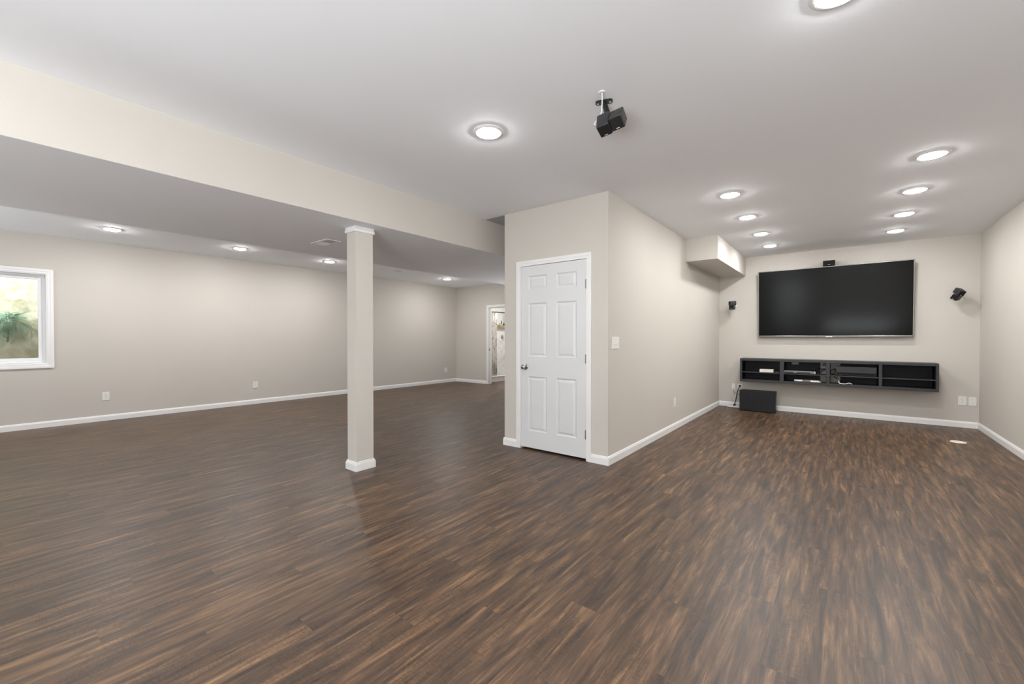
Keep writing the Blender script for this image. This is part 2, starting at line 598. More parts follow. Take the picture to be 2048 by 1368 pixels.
planks = []
nrows = int((XR - XL) / PLW) + 1
for r in range(nrows):
    x0, x1 = XL + r * PLW, min(XL + (r + 1) * PLW, XR)
    off = ((r * 0.3819) % 1.0) * PLL
    yend = YF + 2.9 if DX0 - 0.3 < (x0 + x1) / 2 < DX1 + 0.2 else YF
    k = 0
    while True:
        y0, y1 = max(YB, YB + k * PLL - off), min(yend, YB + (k + 1) * PLL - off)
        if y0 >= yend:
            break
        if y1 - y0 > 0.02:
            P = [project((x, y, 0)) for x in (x0, x1) for y in (y0, y1)]
            pts = [p for p in P if p]
            vis = [p for p in pts if -80 < p[0] < 2128 and p[1] < 1500]
            size = 0.0
            if vis:
                sx = max(p[0] for p in pts) - min(p[0] for p in pts)
                sy = max(p[1] for p in pts) - min(p[1] for p in pts)
                c = project(((x0 + x1) / 2, (y0 + y1) / 2, 0))
                dist = math.hypot((x0 + x1) / 2, (y0 + y1) / 2)
                size = (y1 - y0) * (x1 - x0) / dist ** 3
            planks.append((size, x0, x1, y0, y1))
        k += 1
planks.sort(key=lambda t: -t[0])
plank_cache = {}
rest = MB()
for i, (size, x0, x1, y0, y1) in enumerate(planks):
    if i < 300 and size > 0:
        key = (round(x1 - x0, 4), round(y1 - y0, 3))
        if key not in plank_cache:
            b = bmesh.new()
            plank_bm(b, 0, x1 - x0, 0, y1 - y0)
            me = bpy.data.meshes.new('plank')
            b.to_mesh(me)
            b.free()
            me.materials.append(M['plank'])
            plank_cache[key] = me
        o = bpy.data.objects.new('plank', plank_cache[key])
        o.location = (x0, y0, 0)
        COL.objects.link(o)
        o.parent = floor
    else:
        plank_bm(rest.bm, x0, x1, y0, y1)
far_planks = rest.build('far_planks', M['plank'], floor)
far_planks['kind'] = 'stuff'


# ------------------------------------------------------------------ closet door
door = MB()
DL0, DL1, DB, DT, DF = -2.874, -2.046, 0.022, 2.056, YC + 0.004   # leaf edges and front plane
PXS = ((-2.775, -2.528), (-2.405, -2.161))
PZS = ((1.785, 1.945), (1.045, 1.640), (0.212, 0.822))
xs = [DL0, PXS[0][0], PXS[0][1], PXS[1][0], PXS[1][1], DL1]
door.box(xs[0], xs[1], DF, DF + 0.035, DB, DT).box(xs[2], xs[3], DF, DF + 0.035, DB, DT).box(xs[4], xs[5], DF, DF + 0.035, DB, DT)
for (a, b_) in PXS:
    for z0, z1 in ((DB, PZS[2][0]), (PZS[2][1], PZS[1][0]), (PZS[1][1], PZS[0][0]), (PZS[0][1], DT)):
        door.box(a, b_, DF, DF + 0.035, z0, z1)
door1 = door.build('door_1', M['door'])
structure(door1, 'white six-panel closet door, closed, with a round satin knob', 'door')


def raised_panel(x0, x1, z0, z1):
    """moulded panel: slope down into a groove, then slope up to a raised field"""
    b = bmesh.new()
    steps = [(0.0, 0.0), (0.012, 0.010), (0.018, 0.010), (0.042, 0.002)]
    rings = []
    for ins, dep in steps:
        y = DF + dep
        rings.append([b.verts.new(v) for v in ((x0 + ins, y, z0 + ins), (x1 - ins, y, z0 + ins), (x1 - ins, y, z1 - ins), (x0 + ins, y, z1 - ins))])
    for a, c in zip(rings, rings[1:]):
        for i in range(4):
            b.faces.new((a[i], a[(i + 1) % 4], c[(i + 1) % 4], c[i]))
    b.faces.new(rings[-1])
    back = [b.verts.new(v) for v in ((x0, DF + 0.035, z0), (x1, DF + 0.035, z0), (x1, DF + 0.035, z1), (x0, DF + 0.035, z1))]
    for i in range(4):
        b.faces.new((rings[0][i], rings[0][(i + 1) % 4], back[(i + 1) % 4], back[i]))
    b.faces.new(back)
    bmesh.ops.recalc_face_normals(b, faces=b.faces)
    mb = MB()
    mb._add(b)
    return mb.build('panel', M['door'], door1)


for (a, b_) in PXS:
    for z0, z1 in PZS:
        raised_panel(a, b_, z0, z1)
fr = MB()
cw = 0.058


def casing(mb, x0, x1, z1, y, w=0.058, dep=0.016, z0=0.0):
    """door casing of three flat pieces with an eased inner edge, face towards -y"""
    for (a0, a1, b0, b1) in ((x0, x0 + w, z0, z1), (x1 - w, x1, z0, z1), (x0 + w, x1 - w, z1 - w, z1)):
        mb.box(a0, a1, y - dep * 0.65, y, b0, b1, 0.0015)
    mb.box(x0, x0 + w * 0.55, y - dep, y - dep * 0.6, z0, z1, 0.002)
    mb.box(x1 - w * 0.55, x1, y - dep, y - dep * 0.6, z0, z1, 0.002)
    mb.box(x0 + w * 0.55, x1 - w * 0.55, y - dep, y - dep * 0.6, z1 - w * 0.55, z1, 0.002)


casing(fr, -2.934, -1.984, 2.117, YC)
# jamb lining
fr.box(LX0, DL0 - 0.002, YC - 0.002, YC + 0.115, 0, LZ).box(DL1 + 0.002, LX1, YC - 0.002, YC + 0.115, 0, LZ).box(LX0, LX1, YC - 0.002, YC + 0.115, DT + 0.004, LZ)
fr.build('door_frame', M['trim'], door1)['label'] = 'white door casing'
for z in (1.755, 0.992, 0.220):
    MB().box(-2.056, -2.044, DF - 0.012, DF + 0.003, z, z + 0.095, 0.003).build('hinge', M['hinge'], door1)['label'] = 'dull metal hinge'
KX, KZ = -2.812, 0.928
kn = MB().lathe([(0.0, 0), (0.032, 0), (0.033, 0.004), (0.028, 0.010), (0.012, 0.013), (0.011, 0.03), (0.018, 0.036), (0.026, 0.044), (0.028, 0.053), (0.024, 0.062), (0.014, 0.067), (0.0, 0.068)],
                28, Matrix.Translation((KX, DF, KZ)) @ Matrix.Rotation(PI / 2, 4, 'X'), cap=False).build('door_knob', M['chrome'], door1, True)
kn['label'] = 'round satin nickel knob'

# bathroom doorway casing
t1 = MB()
casing(t1, DX0 - 0.068, DX1 + 0.068, DZ + 0.068, YF, 0.062)
t1.box(DX0 - 0.012, DX0, YF, YF + T, 0, DZ).box(DX1, DX1 + 0.012, YF, YF + T, 0, DZ).box(DX0 - 0.012, DX1 + 0.012, YF, YF + T, DZ, DZ + 0.012)
t1.box(DX0, DX0 + 0.012, YF + 0.06, YF + 0.10, 0, DZ).box(DX0, DX1, YF + 0.06, YF + 0.10, DZ - 0.012, DZ)
trim1 = structure(t1.build('trim_1', M['trim']), 'white casing and jamb of the open bathroom doorway', 'doorway')
MB().box(DX0 - 0.001, DX0 + 0.002, YF + 0.025, YF + 0.05, 0.90, 0.96).build('strike_plate', M['dark_metal'], trim1)['label'] = 'dark metal strike plate'

# ------------------------------------------------------------------ bathroom beyond the doorway
SX = -7.80                                   # plane of the shower opening
bw = MB()
bw.box(-8.75, SX + 0.02, YF + T, YF + T + 0.10, 0, H)             # wall at the near end of the shower
bw.box(-6.70, -6.60, YF + T, YF + 3.0, 0, H)
bw.box(-8.85, -6.60, YF + 3.0, YF + 3.1, 0, H)
structure(bw.build('wall_bathroom', M['bath']), 'pale walls of the bathroom seen through the doorway', 'wall')
# tiled shower walls
tl = MB().box(-8.76, -8.74, YF + T + 0.1, YF + 3.0, 0.0, H).build('wall_shower', M['tile'])
structure(tl, 'marbled shower wall tiles behind the curtain', 'wall')
ty0, ty1 = YF + 0.245, YF + 2.975
for r in range(6):
    for c in range(6):
        y0 = ty0 + c * 0.46
        MB().box(-8.74, -8.730, y0 + 0.001, min(y0 + 0.459, ty1), 0.02 + r * 0.40, 0.02 + r * 0.40 + 0.398, 0.001).build('tile', M['tile'], tl)
te = MB().box(-8.73, SX, YF + 2.98, YF + 2.9995, 0.0, H).build('wall_shower_end', M['tile'])
structure(te, 'tiled end wall of the shower', 'wall')
for r in range(6):
    for c in range(2):
        x0 = -8.72 + c * 0.46
        MB().box(x0 + 0.001, x0 + 0.459, YF + 2.97, YF + 2.98, 0.02 + r * 0.40, 0.02 + r * 0.40 + 0.398, 0.001).build('tile', M['tile'], te)
curb = MB().box(SX - 0.06, SX + 0.05, YF + T + 0.1, YF + 2.97, -0.003, 0.135, 0.006).box(SX - 0.07, SX + 0.06, YF + T + 0.1, YF + 2.97, 0.135, 0.155, 0.004).build('shower_curb', M['tile'])
structure(curb, 'raised marble curb at the foot of the shower', 'curb')
rod = MB().tube([(SX, YF + T + 0.10, 1.985), (SX, YF + 2.975, 1.985)], 0.015, 12).build('curtain_rod', M['dark_metal'])
tag(rod, 'dark metal curtain rod across the shower', 'rod')
# curtain pushed to the near end
cb = bmesh.new()
cols = []
CY0, CY1 = YF + T + 0.13, 9.19
nC = 60
for i in range(nC + 1):
    t = i / nC
    y = CY0 + (CY1 - CY0) * t
    cols.append([cb.verts.new((SX + 0.035 * math.sin(t * PI * 11) * (0.55 + 0.45 * (1 - z / 2)) + 0.0, y + 0.02 * math.sin(3 * t + z * 2) * (1 - z / 1.97), z)) for z in (0.17, 0.6, 1.1, 1.6, 1.968)])
for a, c in zip(cols, cols[1:]):
    for i in range(4):
        cb.faces.new((a[i], c[i], c[i + 1], a[i + 1]))
cm = MB()
cm._add(cb)
cur = cm.build('shower_curtain', M['curtain'], None, True)
so = cur.modifiers.new('thick', 'SOLIDIFY')
so.thickness = 0.002
tag(cur, 'marble-patterned shower curtain gathered beside the bathroom doorway', 'curtain')
# shower head, caddy and valve, on the long tiled wall (local +y points into that wall)
BWX = -8.730
RZ = (0, 0, PI / 2)
sh = empty('shower_fixture', (BWX, 10.55, 2.06), RZ)
tag(sh, 'dark shower head on a bent arm above the gold caddy', 'shower head')
MB().tube([(0, 0, 0), (0, -0.06, 0.01), (0, -0.13, -0.03), (0, -0.16, -0.07)], 0.013, 10).build('arm', M['chrome'], sh, True)
MB().lathe([(0.012, 0), (0.02, -0.02), (0.052, -0.05), (0.052, -0.065)], 20, Matrix.Translation((0, -0.16, -0.065)) @ Matrix.Rotation(-0.5, 4, 'X')).build('spray_face', M['dark_metal'], sh, True)
cd = empty('shower_caddy', (BWX, 10.50, 1.585), RZ)
tag(cd, 'gold shower caddy with bottles on the shower wall', 'caddy')
cdm = MB()
cdm.box(-0.24, 0.24, -0.13, -0.004, -0.008, 0.0).box(-0.24, 0.24, -0.132, -0.124, 0.0, 0.075).box(-0.24, -0.232, -0.13, -0.004, 0, 0.075).box(0.232, 0.24, -0.13, -0.004, 0, 0.075)
cdm.build('tray', M['gold'], cd)
MB().box(-0.015, 0.015, -0.006, -0.001, 0.0, 0.22).build('hanger', M['dark_metal'], cd)
for dy, lab, hh_, mt_ in ((0.06, 'dark soap bottle standing in the gold shower caddy', 0.15, 'dark_metal'), (-0.05, 'pale soap bottle standing in the gold shower caddy', 0.12, 'silver'), (-0.15, 'gold soap bottle standing at the end of the shower caddy', 0.11, 'gold')):
    bo = empty('soap_bottle', (BWX + 0.065, 10.50 + dy, 1.5855))
    tag(bo, lab, 'bottle', 'bottles in the shower caddy')
    MB().lathe([(0.0, 0), (0.032, 0.0), (0.034, 0.01), (0.034, hh_ * 0.7), (0.012, hh_ * 0.85), (0.012, hh_), (0, hh_)], 18, None, False).build('bottle_body', M[mt_], bo, True)
    MB().lathe([(0.0, hh_), (0.014, hh_), (0.014, hh_ + 0.015), (0.0, hh_ + 0.015)], 14, None, False).build('bottle_cap', M['dark_metal'], bo, True)
va = empty('shower_valve', (BWX, 10.55, 1.276), RZ)
tag(va, 'round chrome shower valve below the gold caddy', 'valve')
MB().lathe([(0.0, 0), (0.07, 0), (0.07, 0.006), (0.03, 0.012), (0.02, 0.04), (0, 0.04)], 24, Matrix.Rotation(PI / 2, 4, 'X'), False).build('valve_plate', M['chrome'], va, True)
MB().box(-0.010, 0.010, -0.05, -0.03, -0.10, 0.01, 0.003).build('valve_handle', M['chrome'], va)

# ------------------------------------------------------------------ window in the left wall
win = MB()
cws = 0.062
Y0, Y1, Z0, Z1 = WY0, WY1, WZ0, WZ1
for (a0, a1, b0, b1) in ((Y0 - cws, Y0, Z0 - cws, Z1 + cws), (Y1, Y1 + cws, Z0 - cws, Z1 + cws), (Y0, Y1, Z1, Z1 + cws), (Y0, Y1, Z0 - cws, Z0)):
    win.box(XL, XL + 0.012, a0, a1, b0, b1, 0.0015)
for (a0, a1, b0, b1) in ((Y0 - cws, Y0 - 0.03, Z0 - cws, Z1 + cws), (Y1 + 0.03, Y1 + cws, Z0 - cws, Z1 + cws), (Y0 - 0.03, Y1 + 0.03, Z1 + 0.03, Z1 + cws), (Y0 - 0.03, Y1 + 0.03, Z0 - cws, Z0 - 0.03)):
    win.box(XL + 0.011, XL + 0.019, a0, a1, b0, b1, 0.002)
window = structure(win.build('window_1', M['trim']), 'white framed basement window looking onto a planted window well', 'window')
jm = MB()
jm.box(XL - T, XL + 0.004, Y0, Y0 + 0.012, Z0, Z1).box(XL - T, XL + 0.004, Y1 - 0.012, Y1, Z0, Z1).box(XL - T, XL + 0.0035, Y0 + 0.0115, Y1 - 0.0115, Z1 - 0.012, Z1).box(XL - T, XL + 0.0035, Y0 + 0.0115, Y1 - 0.0115, Z0, Z0 + 0.012)
jm.build('jamb', M['trim'], window)
sm = MB()
for ins, wd, x0, x1 in ((0.012, 0.030, XL - 0.128, XL - 0.075), (0.042, 0.038, XL - 0.122, XL - 0.090)):
    a0, a1, b0, b1 = Y0 + ins, Y1 - ins, Z0 + ins, Z1 - ins
    for (c0, c1, d0, d1) in ((a0, a0 + wd, b0, b1), (a1 - wd, a1, b0, b1), (a0 + wd, a1 - wd, b1 - wd, b1), (a0 + wd, a1 - wd, b0, b0 + wd)):
        sm.box(x0, x1, c0, c1, d0, d1, 0.004)
sm.build('sash', M['vinyl'], window)['label'] = 'white vinyl sash'
MB().box(XL - 0.108, XL - 0.104, Y0 + 0.079, Y1 - 0.079, Z0 + 0.079, Z1 - 0.079).build('pane', M['glass'], window)
lk = MB()
lk.box(XL - 0.076, XL - 0.060, Y1 - 0.042, Y1 - 0.014, Z1 - 0.055, Z1 - 0.020, 0.004)
lk.build('latch', M['vinyl'], window)

# window well with stone-look liner
wm = bmesh.new()
nW = 36
WR, wc_y = 0.78, (WY0 + WY1) / 2
rings = []
zs = [0.35 + 0.1 * i for i in range(23)]
for i in range(nW + 1):
    a = PI * i / nW
    rr_ = 1.0 if i in (0, nW) else 1.0 + 0.02 * math.sin(i * 2.7)
    rings.append([wm.verts.new((XL - T - 0.62 * math.sin(a) ** 0.75 * rr_ * (1 + 0.02 * math.sin(z * 17 + i)), wc_y + 0.88 * math.cos(a), z)) for z in zs])
for a, c in zip(rings, rings[1:]):
    for j in range(len(zs) - 1):
        wm.faces.new((a[j], a[j + 1], c[j + 1], c[j]))
wmb = MB()
wmb._add(wm)
well = wmb.build('window_well', M['stone'], None, True)
so = well.modifiers.new('thick', 'SOLIDIFY')
so.thickness = 0.03
tag(well, 'tan stone-look window well liner outside the basement window', 'window well')
gr = MB().box(XL - T - 0.66, XL - T, wc_y - 0.9, wc_y + 0.9, 0.30, 0.42).build('well_gravel', M['soil'])
tag(gr, 'gravel bed at the bottom of the window well', 'gravel', None, 'stuff')

# fern growing out of the well wall
fern = empty('hanging_fern', (XL - T - 0.40, 0.24, 1.50))
tag(fern, 'bushy green fern with long arching fronds outside the window', 'plant')
MB().tube([(0.0, 0.0, -0.30), (0.02, 0.01, -0.15), (0.0, 0.0, 0.03)], 0.012, 8).build('stem', M['stem'], fern, True)


def frond(az, lean, length, droop, nl=16):
    b = bmesh.new()
    pts = []
    x = y = 0.0
    ang = lean
    step = length / nl
    p = Vector((0, 0, 0))
    d2 = Vector((math.cos(az), math.sin(az), 0))
    for i in range(nl + 1):
        pts.append(p.copy())
        ang -= droop / nl
        p = p + step * (d2 * math.cos(ang) + Vector((0, 0, math.sin(ang))))
    side = Vector((-math.sin(az), math.cos(az), 0))
    for i in range(nl):
        d = (pts[i + 1] - pts[i]).normalized()
        n = side.cross(d)
        # rachis
        ww = 0.0025
        q = [b.verts.new(v) for v in (pts[i] - side * ww, pts[i] + side * ww, pts[i + 1] + side * ww * 0.8, pts[i + 1] - side * ww * 0.8)]
        b.faces.new(q)
        if i < 2:
            continue
        t = i / nl
        ll = 0.125 * math.sin(PI * (0.18 + 0.8 * t)) * (length / 0.42)
        for sgn in (-1, 1):
            o = pts[i]
            dirv = (side * sgn * 0.75 + d * 0.6 - n * 0.0 + Vector((0, 0, -0.18))).normalized()
            wv = d * 0.0052
            m1 = o + dirv * ll * 0.45 + n * 0.010
            tip = o + dirv * ll + Vector((0, 0, -0.012))
            vs = [b.verts.new(v) for v in (o, m1 - wv, tip, m1 + wv)]
            b.faces.new(vs)
    mb = MB()
    mb._add(b)
    return mb.build('frond', M['frond'], fern)


for i in range(64):
    az = random.uniform(-PI, PI)
    f = frond(az, random.uniform(-0.5, 1.3), random.uniform(0.24, 0.46), random.uniform(1.0, 2.6))
    f.location = (0, 0, 0.0)

# patio door glazing behind the viewer, and the ground outside it
pd = MB()
for a0, a1, b0, b1 in ((PX0, PX0 + 0.06, 0, PZ1), (PX1 - 0.06, PX1, 0, PZ1), (PX0, PX1, PZ1 - 0.06, PZ1), (PX0, PX1, 0, 0.06), (-1.83, -1.77, 0, PZ1)):
    pd.box(a0, a1, YB - 0.09, YB - 0.03, b0, b1, 0.004)
pdo = structure(pd.build('door_2', M['vinyl']), 'white glazed patio doors behind the viewer', 'door')
for a0, a1 in ((PX0 + 0.06, -1.83), (-1.77, PX1 - 0.06)):
    MB().box(a0, a1, YB - 0.064, YB - 0.060, 0.06, PZ1 - 0.06).build('pane', M['glass'], pdo)
structure(MB().box(-16, 12, -22, YB - T, -0.2, -0.06).build('ground', M['concrete']), 'pale patio outside the glazed doors', 'ground')

# ------------------------------------------------------------------ recessed lamps
def lamp_proto(lens):
    r = empty('recessed_light', (0, 0, H))
    MB().lathe([(0.080, -0.001), (0.106, -0.001), (0.106, -0.004), (0.098, -0.009), (0.084, -0.010), (0.079, -0.006), (0.079, -0.001)], 40, None, False).build('trim_ring', M['trim'], r, True)
    MB().lathe([(0.0, -0.0245), (0.03, -0.0234), (0.055, -0.0197), (0.070, -0.0150), (0.0785, -0.0077), (0.0785, -0.002)], 40, None, False).build('lens', lens, r, True)
    return r


LAMPS = [
    (-1.949, 2.207, 'lit recessed ceiling light nearest the viewer, left of the hanging speaker'),
    (-0.02, 2.205, 'lit recessed ceiling light cut by the top edge of the picture'),
    (0.540, 4.625, 'lit recessed ceiling light, right row of the media room, first from the viewer'),
    (0.540, 5.629, 'lit recessed ceiling light, right row of the media room, second from the viewer'),
    (0.548, 6.625, 'lit recessed ceiling light, right row of the media room, third from the viewer'),
    (0.544, 7.600, 'lit recessed ceiling light, right row, fourth, just before the television wall'),
    (-0.897, 4.663, 'lit recessed ceiling light, left row of the media room, first past the closet corner'),
    (-0.900, 5.655, 'lit recessed ceiling light, left row of the media room, second past the closet corner'),
    (-0.896, 6.669, 'lit recessed ceiling light, left row of the media room, third, beside the boxed soffit'),
    (-0.899, 7.623, 'lit recessed ceiling light, left row, fourth, just before the television wall'),
    (-7.58, 1.093, 'lit recessed ceiling light by the left wall, closest to the window'),
    (-7.61, 2.597, 'lit recessed ceiling light by the left wall, second from the window'),
    (-7.60, 4.088, 'lit recessed ceiling light by the left wall, just left of the column'),
    (-7.61, 7.078, 'lit recessed ceiling light by the left wall, nearest the bathroom doorway'),
]
UNSEEN = [(-7.6, -1.9), (-1.95, -0.7), (-0.02, -0.7), (-1.95, -3.3)]  # lamps added out of view behind the camera as extra fill
proto = lamp_proto(M['lens'])
proto_media = lamp_proto(M['lens_media'])
proto_left = lamp_proto(M['lens_left'])
fresh = [proto, proto_media, proto_left]


def new_lamp(x, y):
    p = proto_left if x < -5 else (proto_media if y > 4 else proto)
    if p in fresh:
        fresh.remove(p)
        return p
    return copy_tree(p)


for i, (x, y, lab) in enumerate(LAMPS):
    o = new_lamp(x, y)
    o.location = (x, y, H)
    tag(o, lab, 'ceiling light', 'recessed lights in the ceiling')
for x, y in UNSEEN:
    o = new_lamp(x, y)
    o.location = (x, y, H)
    tag(o, 'added recessed ceiling light behind the viewer', 'ceiling light', 'recessed lights in the ceiling')
o = lamp_proto(M['lens_off'])
o.location = (-7.48, 5.56, H)
tag(o, 'small unlit recessed ceiling light right of the column, half hidden by the beam', 'ceiling light', 'recessed lights in the ceiling')
blm = lamp_proto(M['lens_bath'])
blm.location = (-7.35, YF + 1.3, H)
tag(blm, 'recessed light in the bathroom ceiling beyond the doorway', 'ceiling light')

# ------------------------------------------------------------------ wall plates
def plate(name, loc, nrm, wd, ht, kind, label, cat, group):
    """loc: centre on the wall; nrm: 'x', '-x', '-y' the way it faces"""
    rz = {'-y': 0.0, 'x': PI / 2, '-x': -PI / 2}[nrm]
    r = empty(name, loc, (0, 0, rz))
    tag(r, label, cat, group)
    MB().box(-wd / 2, wd / 2, -0.006, 0.0, -ht / 2, ht / 2, 0.002, 2).build('cover_plate', M['plastic_white'], r)
    if kind == 'duplex':
        for dz in (0.021, -0.021):
            rc = MB().lathe([(0.0, 0), (0.0165, 0), (0.0165, 0.003), (0, 0.003)], 20, Matrix.Translation((0, -0.0055, dz)) @ Matrix.Rotation(PI / 2, 4, 'X'), False).build('receptacle', M['plastic_white'], r)
            MB().box(-0.0075, -0.0050, -0.0092, -0.0084, dz - 0.002, dz + 0.007).box(0.0050, 0.0075, -0.0092, -0.0084, dz - 0.002, dz + 0.007).box(-0.002, 0.002, -0.0092, -0.0084, dz - 0.011, dz - 0.006).build('slots', M['plastic_slot'], rc)
    elif kind == 'switch':
        for dx in (-0.046, 0.0, 0.046):
            MB().box(dx - 0.005, dx + 0.005, -0.008, -0.005, -0.012, 0.012, 0.001).build('switch_surround', M['plastic_white'], r)
            MB().box(dx - 0.0035, dx + 0.0035, -0.018, -0.006, -0.010, 0.001, 0.001).build('toggle', M['plastic_white'], r)
    for dz in ((0.0,) if kind == 'duplex' else (0.03, -0.03)):
        MB().lathe([(0, 0), (0.0032, 0), (0.0028, 0.001), (0, 0.0012)], 10, Matrix.Translation((0, -0.006, dz)) @ Matrix.Rotation(PI / 2, 4, 'X'), False).build('screw', M['hinge'], r)
    return r


plate('wall_outlet', (XL, 1.171, 0.370), 'x', 0.080, 0.125, 'duplex', 'white wall outlet low on the long wall, right below the window corner', 'outlet', 'wall outlets')
plate('wall_outlet', (XL, 3.230, 0.362), 'x', 0.085, 0.120, 'duplex', 'white wall outlet low on the long wall, just left of the column', 'outlet', 'wall outlets')
plate('wall_outlet', (XL, 8.096, 0.353), 'x', 0.085, 0.118, 'duplex', 'white wall outlet low on the long wall, near the far corner by the bathroom', 'outlet', 'wall outlets')
plate('wall_outlet', (XC, 5.885, 0.367), 'x', 0.085, 0.122, 'duplex', 'white wall outlet low on the wall past the light switch', 'outlet', 'wall outlets')
plate('wall_outlet', (1.318, YF, 0.374), '-y', 0.083, 0.124, 'duplex', 'white duplex wall outlet at the right end of the television wall', 'outlet', 'wall outlets')
plate('blank_wall_plate', (1.416, YF, 0.372), '-y', 0.076, 0.118, 'blank', 'blank white wall plate beside the outlet in the right corner', 'wall plate', None)
plate('wall_outlet', (-1.456, YF, 0.368), '-y', 0.080, 0.110, 'duplex', 'white wall outlet with a black plug, above the black subwoofer', 'outlet', 'wall outlets')
plate('cable_wall_plate', (-1.562, YF, 0.365), '-y', 0.052, 0.110, 'blank', 'narrow white cable plate left of the plugged outlet', 'wall plate', None)
plate('light_switch', (XC, 3.975, 1.203), 'x', 0.165, 0.120, 'switch', 'white three-toggle light switch on the wall right of the closet door', 'light switch', None)

# ------------------------------------------------------------------ television
TW0, TW1, TZ0, TZ1 = -1.163, 0.812, 1.268, 2.396
tv = empty('television', ((TW0 + TW1) / 2, YF - 0.070, TZ0), (math.radians(3.2), 0, 0))
tag(tv, 'large black flat television mounted on the far wall', 'television')
hw, hh = (TW1 - TW0) / 2, TZ1 - TZ0
MB().box(-hw, hw, 0.0, 0.045, 0, hh, 0.006, 2).build('housing', M['black'], tv)
MB().box(-hw + 0.012, hw - 0.012, -0.0035, 0.002, 0.022, hh - 0.012).build('screen', M['screen'], tv)
bz = MB()
bz.box(-hw, -hw + 0.013, -0.006, 0.03, 0, hh, 0.003, 2).box(hw - 0.013, hw, -0.006, 0.03, 0, hh, 0.003, 2)
bz.box(-hw + 0.012, hw - 0.012, -0.006, 0.03, hh - 0.013, hh, 0.003, 2).box(-hw + 0.012, hw - 0.012, -0.008, 0.03, 0, 0.023, 0.005, 2)
bz.build('bezel', M['bezel'], tv)['label'] = 'thin brushed metal bezel'
MB().box(-0.045, 0.045, -0.010, -0.004, -0.005, 0.010, 0.003).build('badge', M['chrome'], tv)['label'] = 'small silver badge'
mt = MB()
mt.box(-0.35, 0.35, 0.044, 0.052, 0.30, 0.36).box(-0.35, 0.35, 0.044, 0.052, 0.75, 0.81).box(-0.25, -0.21, 0.044, 0.066, 0.25, 0.85).box(0.21, 0.25, 0.044, 0.066, 0.25, 0.85)
mt.build('wall_mount', M['black'], tv)

# ------------------------------------------------------------------ speakers (pairs of small cubes)
def cube_pair(name, loc, rot, twist_top, twist_low, label, cubes, k=1.0, side=False):
    """two small speaker cubes, one above the other along local z; the grilles face local -y"""
    r = empty(name, loc, rot)
    tag(r, label, 'speaker', 'small twin cube speakers')
    for tw, zc in cubes:
        mtx = Matrix.Translation((0, 0, zc)) @ Matrix.Rotation(tw, 4, 'Z') @ Matrix.Scale(k, 4)
        body = MB().box(-0.039, 0.039, -0.040, 0.060, -0.0375, 0.0375, 0.007, 3, mtx).build('cabinet', M['grey_plastic'], r, True)
        MB().box(-0.035, 0.035, -0.046, -0.038, -0.034, 0.034, 0.003, 2, mtx).build('grille', M['black_cloth'], body)
        bb = (0.024, 0.028, -0.0472, -0.0455, -0.010, 0.010) if side else (-0.011, 0.011, -0.0472, -0.0455, -0.027, -0.023)
        MB().box(*bb, 0.0005, 1, mtx).build('badge', M['silver'], body)
    return r


sl = cube_pair('cube_speaker', (-1.562, YF - 0.165, 1.833), (0.05, 0, 0), 0, 0, 'small black twin cube speaker on the wall left of the television',
               ((math.radians(-58), 0.038), (math.radians(-6), -0.038)))
br = MB()
br.tube([(-0.0, 0.045, 0.01), (0.02, 0.10, 0.0), (0.03, 0.162, 0.0)], 0.011, 10)
br.lathe([(0, 0), (0.028, 0), (0.028, 0.006), (0, 0.006)], 18, Matrix.Translation((0.03, 0.165, 0.0)) @ Matrix.Rotation(PI / 2, 4, 'X'), False)
br.build('wall_bracket', M['plastic_white'], sl, True)['label'] = 'white wall bracket'
sr = cube_pair('cube_speaker', (1.240, YF - 0.165, 1.848), (math.radians(24), math.radians(27), math.radians(0)), 0, 0, 'small black twin cube speaker tilted on the wall right of the television',
               ((math.radians(35), 0.038), (math.radians(-22), -0.038)))
sb = MB()
sb.tube([(0.0, 0.03, 0.0), (0.01, 0.09, 0.0), (0.015, 0.15, -0.035)], 0.011, 10)
sb.lathe([(0, 0), (0.028, 0), (0.028, 0.02), (0, 0.02)], 18, Matrix.Translation((0.018, 0.162, -0.04)) @ Matrix.Rotation(math.radians(66), 4, 'X'), False)
sb.build('wall_bracket', M['black'], sr, True)
cs = empty('center_speaker', (-0.181, YF - 0.006, 2.405))
tag(cs, 'small black centre speaker above the middle of the television', 'speaker')
cbod = MB().box(-0.078, 0.078, -0.135, -0.004, 0.0, 0.080, 0.005, 2).build('cabinet', M['black'], cs, True)
MB().box(-0.073, 0.073, -0.142, -0.134, 0.005, 0.075, 0.003, 2).build('grille', M['black_cloth'], cs)
MB().box(-0.014, 0.014, -0.1435, -0.1415, 0.012, 0.016).build('badge', M['silver'], cs)
MB().box(-0.03, 0.03, -0.02, 0.006, -0.012, 0.002).build('wall_bracket', M['black'], cs)

# ceiling speaker, hung on a bracket with its white cable
fwh = Vector((fw.x, fw.y, 0)).normalized()
AX = (rt * 0.80 - fwh * 0.55 + Vector((0, 0, 0.13))).normalized()       # joint axis of the two cubes
NF = -fwh * math.cos(math.radians(42)) - Vector((0, 0, 1)) * math.sin(math.radians(42))
NF = (NF - AX * NF.dot(AX)).normalized()                     # grille direction: towards the viewer and down
BYv = -NF
CXv = BYv.cross(AX)
Rm = Matrix((CXv, BYv, AX)).transposed()
hs = cube_pair('cube_speaker', (-1.058, 2.266, 2.497), Rm.to_euler(), 0, 0, 'black twin cube speaker hanging from the ceiling on a bracket with a white cable',
               ((0.0, 0.039), (math.radians(17), -0.039)), 1.0, True)
inv = hs.matrix_basis.inverted()
hb = MB()
hb.tube([inv @ Vector(p) for p in ((-1.150, 2.350, 2.684), (-1.135, 2.352, 2.645), (-1.118, 2.350, 2.60), (-1.085, 2.325, 2.545))], 0.017, 12)
